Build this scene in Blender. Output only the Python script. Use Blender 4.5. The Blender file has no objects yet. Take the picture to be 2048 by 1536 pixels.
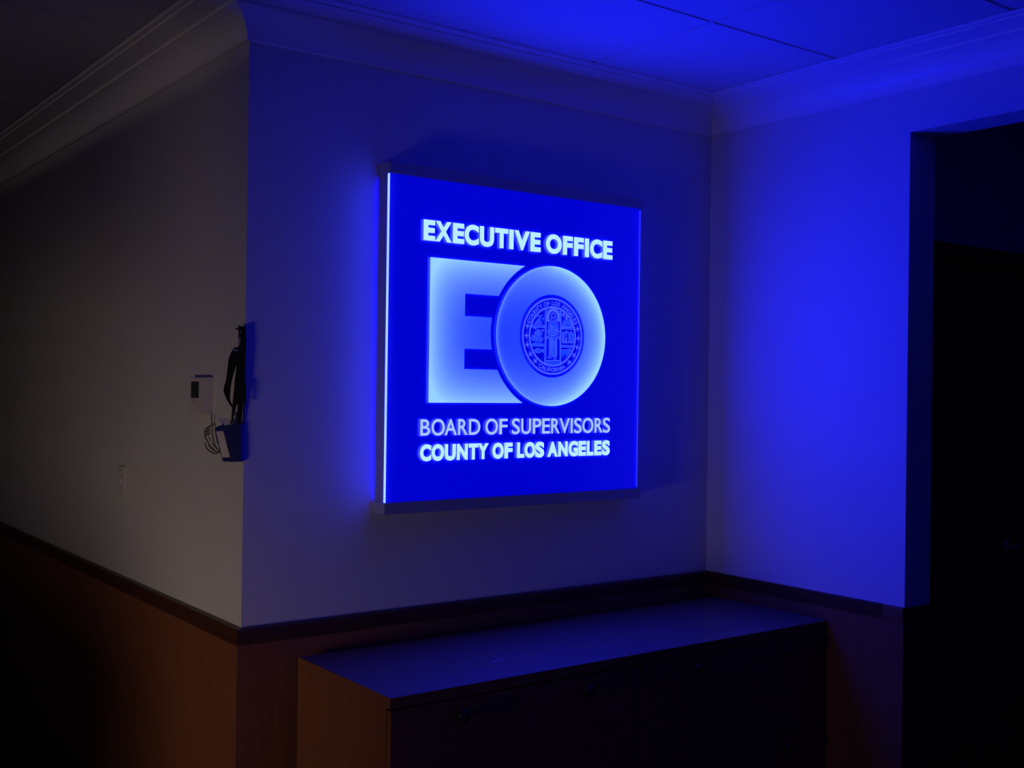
import bpy, bmesh, math, random
from mathutils import Vector, Matrix
random.seed(7)
D = bpy.data
SC = bpy.context.scene
COL = SC.collection

# ------------------------------------------------------------------ camera
CAM = Vector((-3.209, -3.0275, 1.58))
YAW, PITCH, ROLL, FPX = 0.6415, 0.0033, 0.0134, 2247.8
cam = D.cameras.new('camera'); cam.sensor_width = 36.0; cam.lens = FPX / 2048 * 36.0
cam.clip_start = 0.05
cam_ob = D.objects.new('camera', cam); COL.objects.link(cam_ob); SC.camera = cam_ob
f_ = Vector((math.sin(YAW) * math.cos(PITCH), math.cos(YAW) * math.cos(PITCH), math.sin(PITCH)))
r_ = Vector((math.cos(YAW), -math.sin(YAW), 0)); u_ = r_.cross(f_)
r2 = r_ * math.cos(ROLL) + u_ * math.sin(ROLL); u2 = u_ * math.cos(ROLL) - r_ * math.sin(ROLL)
m = Matrix((r2, u2, -f_)).transposed().to_4x4(); m.translation = CAM
cam_ob.matrix_world = m

# ------------------------------------------------------------------ world, lamps, exposure
SC.view_settings.view_transform = 'Standard'; SC.view_settings.look = 'None'
SC.view_settings.exposure = 0.0; SC.view_settings.gamma = 1.0
SC.view_settings.use_curve_mapping = False
w = D.worlds.new('world'); SC.world = w; w.use_nodes = True
w.node_tree.nodes['Background'].inputs[0].default_value = (0.5, 0.5, 0.6, 1)
w.node_tree.nodes['Background'].inputs[1].default_value = 0.001
def area(name, loc, target, sx, sy, watts, col):
    l = D.lights.new(name, 'AREA'); l.shape = 'RECTANGLE'; l.size = sx; l.size_y = sy
    l.energy = watts; l.color = col
    o = D.objects.new(name, l); COL.objects.link(o); o.location = loc
    o.rotation_euler = (Vector(target) - Vector(loc)).to_track_quat('-Z', 'Y').to_euler()
    return o
# dim warm lamp standing low in the hall, left of the picture, turned to the wall corner
l = area('hall_lamp', (-4.05, -.90, .68), (-1.9, .75, .72), .45, .35, 2.3, (1.0, 0.78, 0.54)); l.data.spread = math.radians(88)
# faint light from beyond the added hallway blocker, reaching over its top to the crown moulding
l = area('far_hall_lamp', (-4.55, 1.1, 2.535), (-1.9, .9, 2.61), .35, .08, 1.5, (1.0, 0.86, 0.74))
LINE_1=[('E', -1.354, -1.3114), ('X', -1.3109, -1.2493), ('E', -1.2451, -1.2018), ('C', -1.2004, -1.145), ('U', -1.1411, -1.0852), ('T', -1.0812, -1.0281), ('I', -1.0241, -1.0062), ('V', -1.003, -0.9394), ('E', -0.9362, -0.893), ('O', -0.8706, -0.8025), ('F', -0.7971, -0.7545), ('F', -0.7482, -0.705), ('I', -0.6994, -0.6813), ('C', -0.6761, -0.6202), ('E', -0.6163, -0.5724)]
LINE_2=[('B', -1.3557, -1.32), ('O', -1.3152, -1.2658), ('A', -1.2661, -1.2205), ('R', -1.2153, -1.1788), ('D', -1.1737, -1.1297), ('O', -1.1092, -1.0596), ('F', -1.0537, -1.0207), ('S', -1.0027, -0.9703), ('U', -0.9642, -0.9241), ('P', -0.9159, -0.8801), ('E', -0.876, -0.8431), ('R', -0.8379, -0.8008), ('V', -0.8018, -0.7568), ('I', -0.7524, -0.7438), ('S', -0.7373, -0.7034), ('O', -0.7001, -0.6513), ('R', -0.6446, -0.6082), ('S', -0.6068, -0.5734)]
LINE_3=[('C', -1.3562, -1.3148), ('O', -1.3139, -1.267), ('U', -1.2648, -1.223), ('N', -1.2187, -1.1769), ('T', -1.1737, -1.1367), ('Y', -1.1386, -1.0953), ('O', -1.0807, -1.035), ('F', -1.032, -0.9988), ('L', -0.9806, -0.9503), ('O', -0.9497, -0.9042), ('S', -0.9049, -0.8663), ('A', -0.8523, -0.8079), ('N', -0.8058, -0.7645), ('G', -0.7608, -0.7184), ('E', -0.7163, -0.6822), ('L', -0.6789, -0.6488), ('E', -0.645, -0.6122), ('S', -0.61, -0.5731)]
SEAL_FILL={'seal_figure': [[(-0.8476, 1.8069), (-0.8223, 1.8081), (-0.8176, 1.7852), (-0.8096, 1.7734), (-0.8109, 1.7657), (-0.8221, 1.7575), (-0.8488, 1.7565), (-0.8587, 1.7638), (-0.8589, 1.7714), (-0.8514, 1.7837)], [(-0.8488, 1.7566), (-0.8221, 1.7577), (-0.8211, 1.7423), (-0.8188, 1.6896), (-0.8308, 1.6871), (-0.8504, 1.6887), (-0.8504, 1.7259)]], 'seal_pillar': [[(-0.871, 1.8434), (-0.8632, 1.8471), (-0.8651, 1.6621), (-0.8707, 1.6658)], [(-0.807, 1.8501), (-0.7998, 1.8477), (-0.7998, 1.6659), (-0.8046, 1.6636)]], 'seal_divider': [[(-0.9282, 1.7891), (-0.8703, 1.79), (-0.8702, 1.7829), (-0.9294, 1.7809)], [(-0.8013, 1.7859), (-0.7411, 1.7885), (-0.7395, 1.7816), (-0.8012, 1.7809)], [(-0.9251, 1.7269), (-0.872, 1.7279), (-0.8719, 1.7203), (-0.9229, 1.7192)], [(-0.801, 1.7265), (-0.7414, 1.7268), (-0.7428, 1.7201), (-0.8009, 1.7197)]], 'seal_step': [[(-0.8628, 1.6742), (-0.8072, 1.6756), (-0.807, 1.6635), (-0.833, 1.6541), (-0.8626, 1.6611)]], 'seal_ship': [[(-0.9262, 1.7514), (-0.9187, 1.7522), (-0.9132, 1.7486), (-0.8877, 1.749), (-0.885, 1.7546), (-0.8772, 1.7445), (-0.884, 1.7377), (-0.9239, 1.7385)], [(-0.9127, 1.7649), (-0.906, 1.7716), (-0.8936, 1.7749), (-0.8866, 1.7659), (-0.8877, 1.7528), (-0.9125, 1.7519)], [(-0.9163, 1.7344), (-0.8833, 1.7356), (-0.8818, 1.7307), (-0.9149, 1.729)]], 'seal_fish': [[(-0.9138, 1.7043), (-0.9077, 1.7099), (-0.8981, 1.7124), (-0.8884, 1.7094), (-0.8836, 1.7134), (-0.8821, 1.7074), (-0.8725, 1.711), (-0.8758, 1.7049), (-0.8729, 1.6985), (-0.8827, 1.7031), (-0.8882, 1.6991), (-0.8978, 1.6972), (-0.9089, 1.699)]], 'seal_cow': [[(-0.7972, 1.7101), (-0.7664, 1.7121), (-0.7608, 1.7173), (-0.7549, 1.7108), (-0.7613, 1.7051), (-0.7662, 1.6966), (-0.7696, 1.6854), (-0.7753, 1.6853), (-0.7766, 1.6946), (-0.7862, 1.6938), (-0.7894, 1.6904), (-0.7896, 1.6827), (-0.7939, 1.6837), (-0.7969, 1.6946)]], 'seal_mission': [[(-0.7639, 1.7709), (-0.7581, 1.7722), (-0.7457, 1.7655), (-0.746, 1.7371), (-0.7647, 1.7364)], [(-0.7875, 1.7699), (-0.7769, 1.775), (-0.7668, 1.7718), (-0.7667, 1.7663), (-0.7874, 1.7655)]], 'seal_dome': [[(-0.7526, 1.7896), (-0.7531, 1.7942), (-0.7541, 1.7985), (-0.7558, 1.8026), (-0.758, 1.8062), (-0.7607, 1.8093), (-0.7638, 1.8117), (-0.7673, 1.8135), (-0.7709, 1.8145), (-0.7747, 1.8147), (-0.7784, 1.8141), (-0.782, 1.8128), (-0.7853, 1.8107), (-0.7884, 1.808), (-0.7909, 1.8047), (-0.793, 1.8009), (-0.7945, 1.7967), (-0.7954, 1.7923), (-0.7957, 1.7878)]], 'seal_tools': [[(-0.8744, 1.8116), (-0.8752, 1.8145), (-0.877, 1.8166), (-0.8796, 1.8174), (-0.8822, 1.8166), (-0.8841, 1.8145), (-0.885, 1.8117), (-0.8845, 1.8087), (-0.8828, 1.8064), (-0.8803, 1.8054), (-0.8777, 1.8059), (-0.8756, 1.8078), (-0.8745, 1.8106)], [(-0.9038, 1.8075), (-0.8901, 1.8125), (-0.8858, 1.8019), (-0.8968, 1.7981), (-0.9051, 1.7999)]]}
SEAL_LINE={'seal_figure': [([(-0.8155, 1.8074), (-0.8144, 1.8111), (-0.8138, 1.8151), (-0.8137, 1.8191), (-0.8141, 1.823), (-0.815, 1.8268), (-0.8164, 1.8304), (-0.8183, 1.8337), (-0.8206, 1.8366), (-0.8232, 1.839), (-0.8262, 1.8409), (-0.8293, 1.8422), (-0.8326, 1.8429), (-0.836, 1.8431), (-0.8393, 1.8426), (-0.8426, 1.8415), (-0.8456, 1.8399), (-0.8485, 1.8377), (-0.851, 1.835), (-0.8532, 1.8319), (-0.8549, 1.8285), (-0.8562, 1.8248), (-0.857, 1.8209), (-0.8572, 1.817), (-0.857, 1.813), (-0.8563, 1.8092), (-0.855, 1.8055)], 6.0), ([(-0.8455, 1.8103), (-0.8443, 1.8235), (-0.8409, 1.8302), (-0.8358, 1.8332), (-0.8304, 1.8307), (-0.8268, 1.8243), (-0.8237, 1.8113)], 2.2), ([(-0.8324, 1.8175), (-0.8331, 1.82), (-0.8346, 1.8215), (-0.8366, 1.8214), (-0.8381, 1.8198), (-0.8386, 1.8172), (-0.838, 1.8146), (-0.8364, 1.8131), (-0.8345, 1.8132), (-0.833, 1.8149), (-0.8324, 1.8175)], 1.6), ([(-0.8537, 1.799), (-0.8554, 1.7737), (-0.8588, 1.7692)], 1.8), ([(-0.8172, 1.8006), (-0.8139, 1.7754), (-0.8103, 1.7712)], 1.8), ([(-0.8493, 1.7882), (-0.8325, 1.7889)], 1.2), ([(-0.8436, 1.7786), (-0.8297, 1.7902)], 1.2), ([(-0.849, 1.7658), (-0.823, 1.7668)], 2), ([(-0.8573, 1.7638), (-0.8488, 1.7576), (-0.8235, 1.7586), (-0.8109, 1.7657)], 2), ([(-0.8653, 1.7418), (-0.864, 1.7473), (-0.8585, 1.7502), (-0.8522, 1.7477), (-0.8507, 1.7423), (-0.8498, 1.6909)], 2), ([(-0.8188, 1.6896), (-0.8197, 1.7434), (-0.8184, 1.7484), (-0.8135, 1.7508), (-0.8078, 1.7483), (-0.8066, 1.7439)], 2), ([(-0.8648, 1.7516), (-0.8586, 1.7552), (-0.8515, 1.7521)], 1.6), ([(-0.8199, 1.7533), (-0.8136, 1.7563), (-0.8079, 1.7538)], 1.6), ([(-0.8445, 1.7524), (-0.8499, 1.7413)], 1.5), ([(-0.8389, 1.7515), (-0.8477, 1.7304)], 1.5), ([(-0.836, 1.7461), (-0.8461, 1.7206)], 1.5), ([(-0.8345, 1.7396), (-0.8466, 1.7074)], 1.5), ([(-0.8316, 1.7342), (-0.8457, 1.6954)], 1.5), ([(-0.8306, 1.7167), (-0.8379, 1.6913)], 1.5), ([(-0.8228, 1.7159), (-0.8238, 1.6917)], 1.5), ([(-0.8463, 1.6932), (-0.8545, 1.6821), (-0.8475, 1.6822), (-0.835, 1.6881), (-0.8195, 1.6896)], 2), ([(-0.83, 1.686), (-0.8292, 1.6789), (-0.8215, 1.6791), (-0.8223, 1.6884)], 2), ([(-0.8061, 1.8107), (-0.807, 1.813), (-0.8093, 1.8139), (-0.8114, 1.8128), (-0.8123, 1.8104), (-0.8114, 1.8081), (-0.8091, 1.8072), (-0.807, 1.8083), (-0.8061, 1.8107)], 2.0), ([(-0.8053, 1.8201), (-0.8063, 1.8224), (-0.8085, 1.8233), (-0.8107, 1.8222), (-0.8116, 1.8198), (-0.8106, 1.8175), (-0.8084, 1.8167), (-0.8062, 1.8178), (-0.8053, 1.8201)], 2.0), ([(-0.8071, 1.8293), (-0.8081, 1.8316), (-0.8103, 1.8325), (-0.8125, 1.8314), (-0.8134, 1.829), (-0.8124, 1.8267), (-0.8102, 1.8259), (-0.808, 1.8269), (-0.8071, 1.8293)], 2.0), ([(-0.8112, 1.8374), (-0.8122, 1.8397), (-0.8144, 1.8405), (-0.8166, 1.8395), (-0.8175, 1.8371), (-0.8165, 1.8348), (-0.8143, 1.8339), (-0.8121, 1.835), (-0.8112, 1.8374)], 2.0), ([(-0.8173, 1.8436), (-0.8183, 1.8459), (-0.8205, 1.8467), (-0.8227, 1.8457), (-0.8235, 1.8433), (-0.8226, 1.841), (-0.8204, 1.8402), (-0.8182, 1.8412), (-0.8173, 1.8436)], 2.0), ([(-0.8248, 1.8474), (-0.8257, 1.8497), (-0.828, 1.8505), (-0.8301, 1.8494), (-0.831, 1.8471), (-0.8301, 1.8448), (-0.8278, 1.8439), (-0.8257, 1.845), (-0.8248, 1.8474)], 2.0), ([(-0.833, 1.8484), (-0.8339, 1.8507), (-0.8361, 1.8515), (-0.8383, 1.8504), (-0.8391, 1.8481), (-0.8382, 1.8458), (-0.836, 1.8449), (-0.8338, 1.846), (-0.833, 1.8484)], 2.0), ([(-0.841, 1.8465), (-0.842, 1.8488), (-0.8442, 1.8497), (-0.8464, 1.8486), (-0.8472, 1.8462), (-0.8463, 1.8439), (-0.8441, 1.8431), (-0.8419, 1.8442), (-0.841, 1.8465)], 2.0), ([(-0.8483, 1.842), (-0.8493, 1.8443), (-0.8515, 1.8451), (-0.8536, 1.844), (-0.8545, 1.8417), (-0.8535, 1.8394), (-0.8513, 1.8386), (-0.8492, 1.8396), (-0.8483, 1.842)], 2.0), ([(-0.8541, 1.8352), (-0.8551, 1.8375), (-0.8572, 1.8383), (-0.8594, 1.8373), (-0.8603, 1.8349), (-0.8593, 1.8326), (-0.8571, 1.8318), (-0.855, 1.8328), (-0.8541, 1.8352)], 2.0), ([(-0.8579, 1.8268), (-0.8588, 1.8291), (-0.861, 1.8299), (-0.8632, 1.8288), (-0.864, 1.8265), (-0.8631, 1.8242), (-0.8609, 1.8234), (-0.8588, 1.8244), (-0.8579, 1.8268)], 2.0), ([(-0.8593, 1.8175), (-0.8603, 1.8198), (-0.8625, 1.8207), (-0.8646, 1.8196), (-0.8655, 1.8172), (-0.8645, 1.815), (-0.8623, 1.8141), (-0.8602, 1.8152), (-0.8593, 1.8175)], 2.0), ([(-0.8583, 1.8083), (-0.8592, 1.8105), (-0.8614, 1.8114), (-0.8636, 1.8103), (-0.8644, 1.808), (-0.8635, 1.8057), (-0.8613, 1.8048), (-0.8591, 1.8059), (-0.8583, 1.8083)], 2.0), ([(-0.8455, 1.8103), (-0.8482, 1.8036), (-0.8474, 1.7949), (-0.8437, 1.7841), (-0.8449, 1.7753)], 1.3), ([(-0.8251, 1.8112), (-0.8222, 1.8048), (-0.8227, 1.796), (-0.8247, 1.7849), (-0.8224, 1.7751)], 1.3), ([(-0.8413, 1.8072), (-0.8353, 1.8031), (-0.8293, 1.8077)], 1.3), ([(-0.8474, 1.7949), (-0.8381, 1.7843), (-0.8295, 1.7781), (-0.8231, 1.7762)], 1.2), ([(-0.8574, 1.7687), (-0.8491, 1.7729), (-0.8348, 1.7746), (-0.821, 1.7741), (-0.8117, 1.7706)], 1.6), ([(-0.8262, 1.7509), (-0.828, 1.7322), (-0.8284, 1.7157)], 1.2), ([(-0.8225, 1.7379), (-0.825, 1.7213)], 1.2)], 'seal_pillar': [([(-0.8699, 1.844), (-0.8696, 1.6653)], 1.3), ([(-0.8643, 1.8471), (-0.8656, 1.6621)], 1.3), ([(-0.806, 1.8502), (-0.804, 1.6636)], 1.3), ([(-0.8007, 1.8477), (-0.8004, 1.6659)], 1.3)], 'seal_divider': [([(-0.9282, 1.7889), (-0.8703, 1.7898)], 1.3), ([(-0.9295, 1.7813), (-0.8702, 1.7832)], 1.3), ([(-0.8013, 1.7853), (-0.741, 1.7881)], 1.3), ([(-0.8012, 1.7813), (-0.7395, 1.7821)], 1.3), ([(-0.9251, 1.7267), (-0.872, 1.7276)], 1.3), ([(-0.9229, 1.7195), (-0.8719, 1.7206)], 1.3), ([(-0.801, 1.7262), (-0.7414, 1.7265)], 1.3), ([(-0.8009, 1.7199), (-0.7428, 1.7204)], 1.3)], 'seal_step': [([(-0.8627, 1.6726), (-0.8072, 1.674)], 1.8)], 'seal_ship': [([(-0.9139, 1.7497), (-0.9127, 1.7649), (-0.8992, 1.7752), (-0.8907, 1.7668)], 1.6), ([(-0.8881, 1.7735), (-0.8756, 1.774), (-0.8838, 1.7671), (-0.885, 1.7562)], 1.6), ([(-0.9157, 1.7794), (-0.9068, 1.7776)], 2.5), ([(-0.9243, 1.7574), (-0.9187, 1.7516), (-0.9138, 1.7486), (-0.889, 1.7484)], 1.8), ([(-0.9262, 1.7481), (-0.9246, 1.7395), (-0.8847, 1.7382), (-0.8779, 1.7445)], 1.8), ([(-0.9019, 1.7724), (-0.9015, 1.7501)], 1.2), ([(-0.8936, 1.7749), (-0.8925, 1.7505)], 1.2), ([(-0.9127, 1.7595), (-0.8878, 1.7593)], 1.0)], 'seal_mission': [([(-0.794, 1.7718), (-0.7933, 1.7349), (-0.746, 1.7365), (-0.7464, 1.7649), (-0.761, 1.7737)], 2), ([(-0.786, 1.7666), (-0.7862, 1.7368)], 1.6), ([(-0.766, 1.7674), (-0.7654, 1.7375)], 1.6), ([(-0.7875, 1.7688), (-0.7769, 1.7748), (-0.766, 1.7697)], 1.8), ([(-0.7781, 1.7647), (-0.778, 1.757)], 2.2), ([(-0.7798, 1.7381), (-0.7776, 1.7537), (-0.7755, 1.7383)], 2.5), ([(-0.7911, 1.7698), (-0.7908, 1.7361)], 1.2), ([(-0.7617, 1.7687), (-0.7611, 1.7377)], 1.0)], 'seal_dome': [([(-0.7526, 1.7896), (-0.7531, 1.7942), (-0.7541, 1.7985), (-0.7558, 1.8026), (-0.758, 1.8062), (-0.7607, 1.8093), (-0.7638, 1.8117), (-0.7673, 1.8135), (-0.7709, 1.8145), (-0.7747, 1.8147), (-0.7784, 1.8141), (-0.782, 1.8128), (-0.7853, 1.8107), (-0.7884, 1.808), (-0.7909, 1.8047), (-0.793, 1.8009), (-0.7945, 1.7967), (-0.7954, 1.7923), (-0.7957, 1.7878)], 1.6), ([(-0.7971, 1.7877), (-0.7439, 1.7883)], 1.3), ([(-0.7599, 1.7893), (-0.7603, 1.7934), (-0.7614, 1.7972), (-0.7632, 1.8006), (-0.7655, 1.8034), (-0.7683, 1.8054), (-0.7713, 1.8067), (-0.7745, 1.807), (-0.7777, 1.8064), (-0.7807, 1.8049), (-0.7834, 1.8026), (-0.7856, 1.7996), (-0.7872, 1.7961), (-0.7882, 1.7922), (-0.7885, 1.7881)], 1.0)], 'seal_tools': [([(-0.9132, 1.7936), (-0.8834, 1.8248)], 2), ([(-0.9068, 1.8177), (-0.9, 1.8218), (-0.893, 1.8211), (-0.8888, 1.8169)], 1.8), ([(-0.9132, 1.7936), (-0.8829, 1.7949), (-0.8832, 1.7987)], 1.6), ([(-0.9037, 1.801), (-0.8968, 1.7981), (-0.8858, 1.8019)], 1.4)], 'seal_fish': [([(-0.9138, 1.7043), (-0.9077, 1.7099), (-0.8981, 1.7124), (-0.8884, 1.7094), (-0.8821, 1.7064), (-0.8725, 1.711), (-0.8755, 1.7049), (-0.8729, 1.6985), (-0.8827, 1.7036), (-0.8882, 1.6991), (-0.8978, 1.6972), (-0.9089, 1.699), (-0.9138, 1.7043)], 1.1), ([(-0.9063, 1.7089), (-0.9048, 1.7046), (-0.9068, 1.6996)], 1.0)], 'seal_cow': [([(-0.7972, 1.7101), (-0.7664, 1.7121), (-0.7608, 1.7173), (-0.7549, 1.7108), (-0.7613, 1.7051), (-0.7662, 1.6966), (-0.7696, 1.6854)], 1.1)]}
SEAL_STARS=[(-0.9438, 1.7857), (-0.9473, 1.7527), (-0.9435, 1.7233), (-0.93, 1.6925), (-0.9091, 1.6698), (-0.7279, 1.7835), (-0.7237, 1.7518), (-0.7283, 1.7217), (-0.7416, 1.694), (-0.7621, 1.669)]
SEAL_SMALL_STARS=[(-0.7907, 1.83), (-0.7777, 1.8218)]
HANG={'POUCH': [(-1.959, 0.0573, 1.446), (-1.9561, 0.0535, 1.4562), (-1.9494, 0.0445, 1.4607), (-1.9378, 0.0291, 1.4626), (-1.9129, -0.0042, 1.4649), (-1.9099, -0.0081, 1.4593), (-1.9086, -0.0099, 1.3684), (-1.9119, -0.0055, 1.3611), (-1.9243, 0.0111, 1.3584), (-1.9397, 0.0316, 1.3597), (-1.9446, 0.0382, 1.3666)], 'CARD': [(-1.9565, 0.054, 1.444), (-1.9425, 0.0353, 1.4453), (-1.9288, 0.017, 1.3717), (-1.9437, 0.0369, 1.3702)], 'BLUE': [(-1.9406, 0.0328, 1.4468), (-1.9137, -0.003, 1.4549), (-1.9119, -0.0054, 1.3668), (-1.9263, 0.0137, 1.3661)], 'STRAP': [(-1.9184, 0.0033, 1.7474), (-1.9127, -0.0045, 1.7438), (-1.905, -0.0147, 1.7445), (-1.9039, -0.0161, 1.677), (-1.9055, -0.0141, 1.5917), (-1.9078, -0.011, 1.5348), (-1.911, -0.0067, 1.4664), (-1.9196, 0.0048, 1.4661), (-1.9173, 0.0017, 1.5274), (-1.921, 0.0067, 1.5173), (-1.9292, 0.0176, 1.4657), (-1.9301, 0.0189, 1.4657), (-1.9278, 0.0157, 1.5171), (-1.9237, 0.0102, 1.5913), (-1.9203, 0.0058, 1.6455), (-1.9178, 0.0024, 1.6769)], 'STRAP_LOOP': [(-1.9207, 0.0063, 1.6854), (-1.9158, -0.0002, 1.6769), (-1.9175, 0.002, 1.6527), (-1.9239, 0.0106, 1.6198), (-1.9303, 0.019, 1.5798), (-1.9319, 0.0212, 1.5484), (-1.9318, 0.021, 1.5341), (-1.9268, 0.0144, 1.5171), (-1.9287, 0.0169, 1.5157), (-1.9356, 0.0261, 1.5297), (-1.9426, 0.0354, 1.5524), (-1.9437, 0.0369, 1.5681), (-1.9391, 0.0308, 1.5953), (-1.9357, 0.0263, 1.6425), (-1.9339, 0.0239, 1.6568), (-1.9274, 0.0152, 1.6783)], 'STRAP_TAB': [(-1.9059, -0.0135, 1.5846), (-1.903, -0.0174, 1.5818), (-1.9029, -0.0175, 1.5221), (-1.9062, -0.013, 1.522)], 'BUCKLE_1': [(-1.9159, -0.0001, 1.7125), (-1.9125, -0.0046, 1.7118), (-1.9141, -0.0026, 1.6904), (-1.9168, 0.001, 1.6911)], 'BUCKLE_2': [(-1.9255, 0.0126, 1.6776), (-1.9158, -0.0002, 1.6769), (-1.9158, -0.0002, 1.6738), (-1.9254, 0.0126, 1.6743)], 'SNAP': [(-1.9154, -0.0008, 1.7289), (-1.9125, -0.0046, 1.7289), (-1.9125, -0.0047, 1.7239), (-1.9153, -0.0009, 1.7239)], 'CLIP': [(-1.9525, 0.0486, 1.4778), (-1.9467, 0.0409, 1.4815), (-1.939, 0.0306, 1.4811), (-1.9322, 0.0215, 1.4742), (-1.9311, 0.0201, 1.4642), (-1.9369, 0.0278, 1.4626), (-1.9437, 0.0369, 1.4681), (-1.9455, 0.0394, 1.4623), (-1.9494, 0.0445, 1.4593), (-1.9485, 0.0433, 1.4679)]}
CORDS=[[(-1.912, 0.2135, 1.4875), (-1.912, 0.213, 1.474), (-1.912, 0.2065, 1.4562), (-1.912, 0.2037, 1.4323), (-1.912, 0.1952, 1.4118), (-1.912, 0.179, 1.3932), (-1.912, 0.1558, 1.384), (-1.912, 0.1255, 1.3811)], [(-1.912, 0.2065, 1.4562), (-1.912, 0.2318, 1.4508), (-1.912, 0.2552, 1.4424), (-1.912, 0.2669, 1.4328), (-1.912, 0.2585, 1.4241), (-1.912, 0.2428, 1.4277), (-1.912, 0.2471, 1.4366), (-1.912, 0.2628, 1.43), (-1.912, 0.2582, 1.415), (-1.912, 0.238, 1.4053), (-1.912, 0.2217, 1.3925), (-1.912, 0.1903, 1.3836)], [(-1.912, 0.2616, 1.3997), (-1.912, 0.2532, 1.3879), (-1.912, 0.2291, 1.3786), (-1.912, 0.1976, 1.3728), (-1.912, 0.1668, 1.373), (-1.912, 0.1518, 1.3797)]]

# ------------------------------------------------------------------ helpers
ORG = {}
def tagp(o, label=None, cat=None, group=None, kind=None):
    if label: o['label'] = label
    if cat: o['category'] = cat
    if group: o['group'] = group
    if kind: o['kind'] = kind
    return o
def empty(name, loc, **k):
    o = D.objects.new(name, None); COL.objects.link(o); o.location = loc; o.empty_display_size = .05
    ORG[o.name] = Vector(loc)
    return tagp(o, **k)
def link(name, me, mat, parent=None, origin=None, **k):
    """mesh given in world coordinates -> object whose origin sits at the parent's (or at origin)"""
    o = D.objects.new(name, me); COL.objects.link(o)
    base = ORG[parent.name] if parent else Vector((0, 0, 0))
    org = Vector(origin) if origin else base
    me.transform(Matrix.Translation(-org))
    if parent:
        o.parent = parent; o.location = org - base
    else:
        o.location = org
    ORG[o.name] = org
    if mat: me.materials.append(mat)
    return tagp(o, **k)
def bm_done(bm, name, mat, parent=None, bevel=0, smooth=False, **k):
    if bevel:
        bmesh.ops.bevel(bm, geom=list(bm.edges), offset=bevel, segments=2, affect='EDGES', profile=.6)
    bmesh.ops.recalc_face_normals(bm, faces=bm.faces)
    me = D.meshes.new(name); bm.to_mesh(me); bm.free()
    if smooth:
        for p in me.polygons: p.use_smooth = True
    return link(name, me, mat, parent, **k)
def box_bm(bm, a, b):
    x0, y0, z0 = a; x1, y1, z1 = b
    v = [bm.verts.new(c) for c in ((x0,y0,z0),(x1,y0,z0),(x1,y1,z0),(x0,y1,z0),(x0,y0,z1),(x1,y0,z1),(x1,y1,z1),(x0,y1,z1))]
    for f in ((0,3,2,1),(4,5,6,7),(0,1,5,4),(1,2,6,5),(2,3,7,6),(3,0,4,7)): bm.faces.new([v[i] for i in f])
def box(name, a, b, mat, parent=None, bevel=0, **k):
    bm = bmesh.new(); box_bm(bm, a, b)
    return bm_done(bm, name, mat, parent, bevel, **k)
def boxes(name, lst, mat, parent=None, **k):
    bm = bmesh.new()
    for a, b in lst: box_bm(bm, a, b)
    return bm_done(bm, name, mat, parent, **k)
def prism_bm(bm, poly, vec):
    """closed polygon (3-D points) pushed along vec"""
    vec = Vector(vec)
    a = [bm.verts.new(p) for p in poly]; b = [bm.verts.new(Vector(p) + vec) for p in poly]
    n = len(poly)
    bm.faces.new(a); bm.faces.new(list(reversed(b)))
    for i in range(n): bm.faces.new((a[i], a[(i+1) % n], b[(i+1) % n], b[i]))
def prism(name, poly, vec, mat, parent=None, bevel=0, **k):
    bm = bmesh.new(); prism_bm(bm, poly, vec)
    return bm_done(bm, name, mat, parent, bevel, **k)
def loft(name, rings, mat, parent=None, smooth=False, **k):
    """profile rings joined one to the next, capped"""
    bm = bmesh.new(); rs = [[bm.verts.new(p) for p in r] for r in rings]
    n = len(rings[0])
    for a, b in zip(rs, rs[1:]):
        for i in range(n): bm.faces.new((a[i], a[(i+1) % n], b[(i+1) % n], b[i]))
    bm.faces.new(rs[0]); bm.faces.new(list(reversed(rs[-1])))
    return bm_done(bm, name, mat, parent, smooth=smooth, **k)
def disc_bm(bm, c, ax, r0, r1, h, n=24):
    """truncated cone, axis ax from c"""
    ax = Vector(ax).normalized(); u = ax.orthogonal().normalized(); v = ax.cross(u); c = Vector(c)
    a = [bm.verts.new(c + (u*math.cos(t) + v*math.sin(t))*r0) for t in [2*math.pi*i/n for i in range(n)]]
    b = [bm.verts.new(c + ax*h + (u*math.cos(t) + v*math.sin(t))*r1) for t in [2*math.pi*i/n for i in range(n)]]
    bm.faces.new(list(reversed(a))); bm.faces.new(b)
    for i in range(n): bm.faces.new((a[i], a[(i+1) % n], b[(i+1) % n], b[i]))
def lathe(name, c, ax, prof, mat, parent=None, n=24, **k):
    ax = Vector(ax).normalized(); u = ax.orthogonal().normalized(); v = ax.cross(u); c = Vector(c)
    rings = [[c + ax*h + (u*math.cos(2*math.pi*i/n) + v*math.sin(2*math.pi*i/n))*r for i in range(n)] for r, h in prof]
    return loft(name, rings, mat, parent, smooth=True, **k)
def tube(name, pts, r, mat, parent=None, n=8, **k):
    pts = [Vector(p) for p in pts]
    # smooth the path a little
    q = []
    for i in range(len(pts)-1):
        p0 = pts[max(i-1, 0)]; p1 = pts[i]; p2 = pts[i+1]; p3 = pts[min(i+2, len(pts)-1)]
        for s in range(4):
            t = s/4
            q.append(.5*((2*p1) + (p2-p0)*t + (2*p0-5*p1+4*p2-p3)*t*t + (3*p1-p0-3*p2+p3)*t**3))
    q.append(pts[-1]); rings = []
    up = Vector((1, 0.1, 0)).normalized()
    for i, p in enumerate(q):
        d = (q[min(i+1, len(q)-1)] - q[max(i-1, 0)]).normalized()
        a = (up - d*up.dot(d)).normalized(); b = d.cross(a)
        rings.append([p + (a*math.cos(2*math.pi*j/n) + b*math.sin(2*math.pi*j/n))*r for j in range(n)])
    return loft(name, rings, mat, parent, smooth=True, **k)

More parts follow.
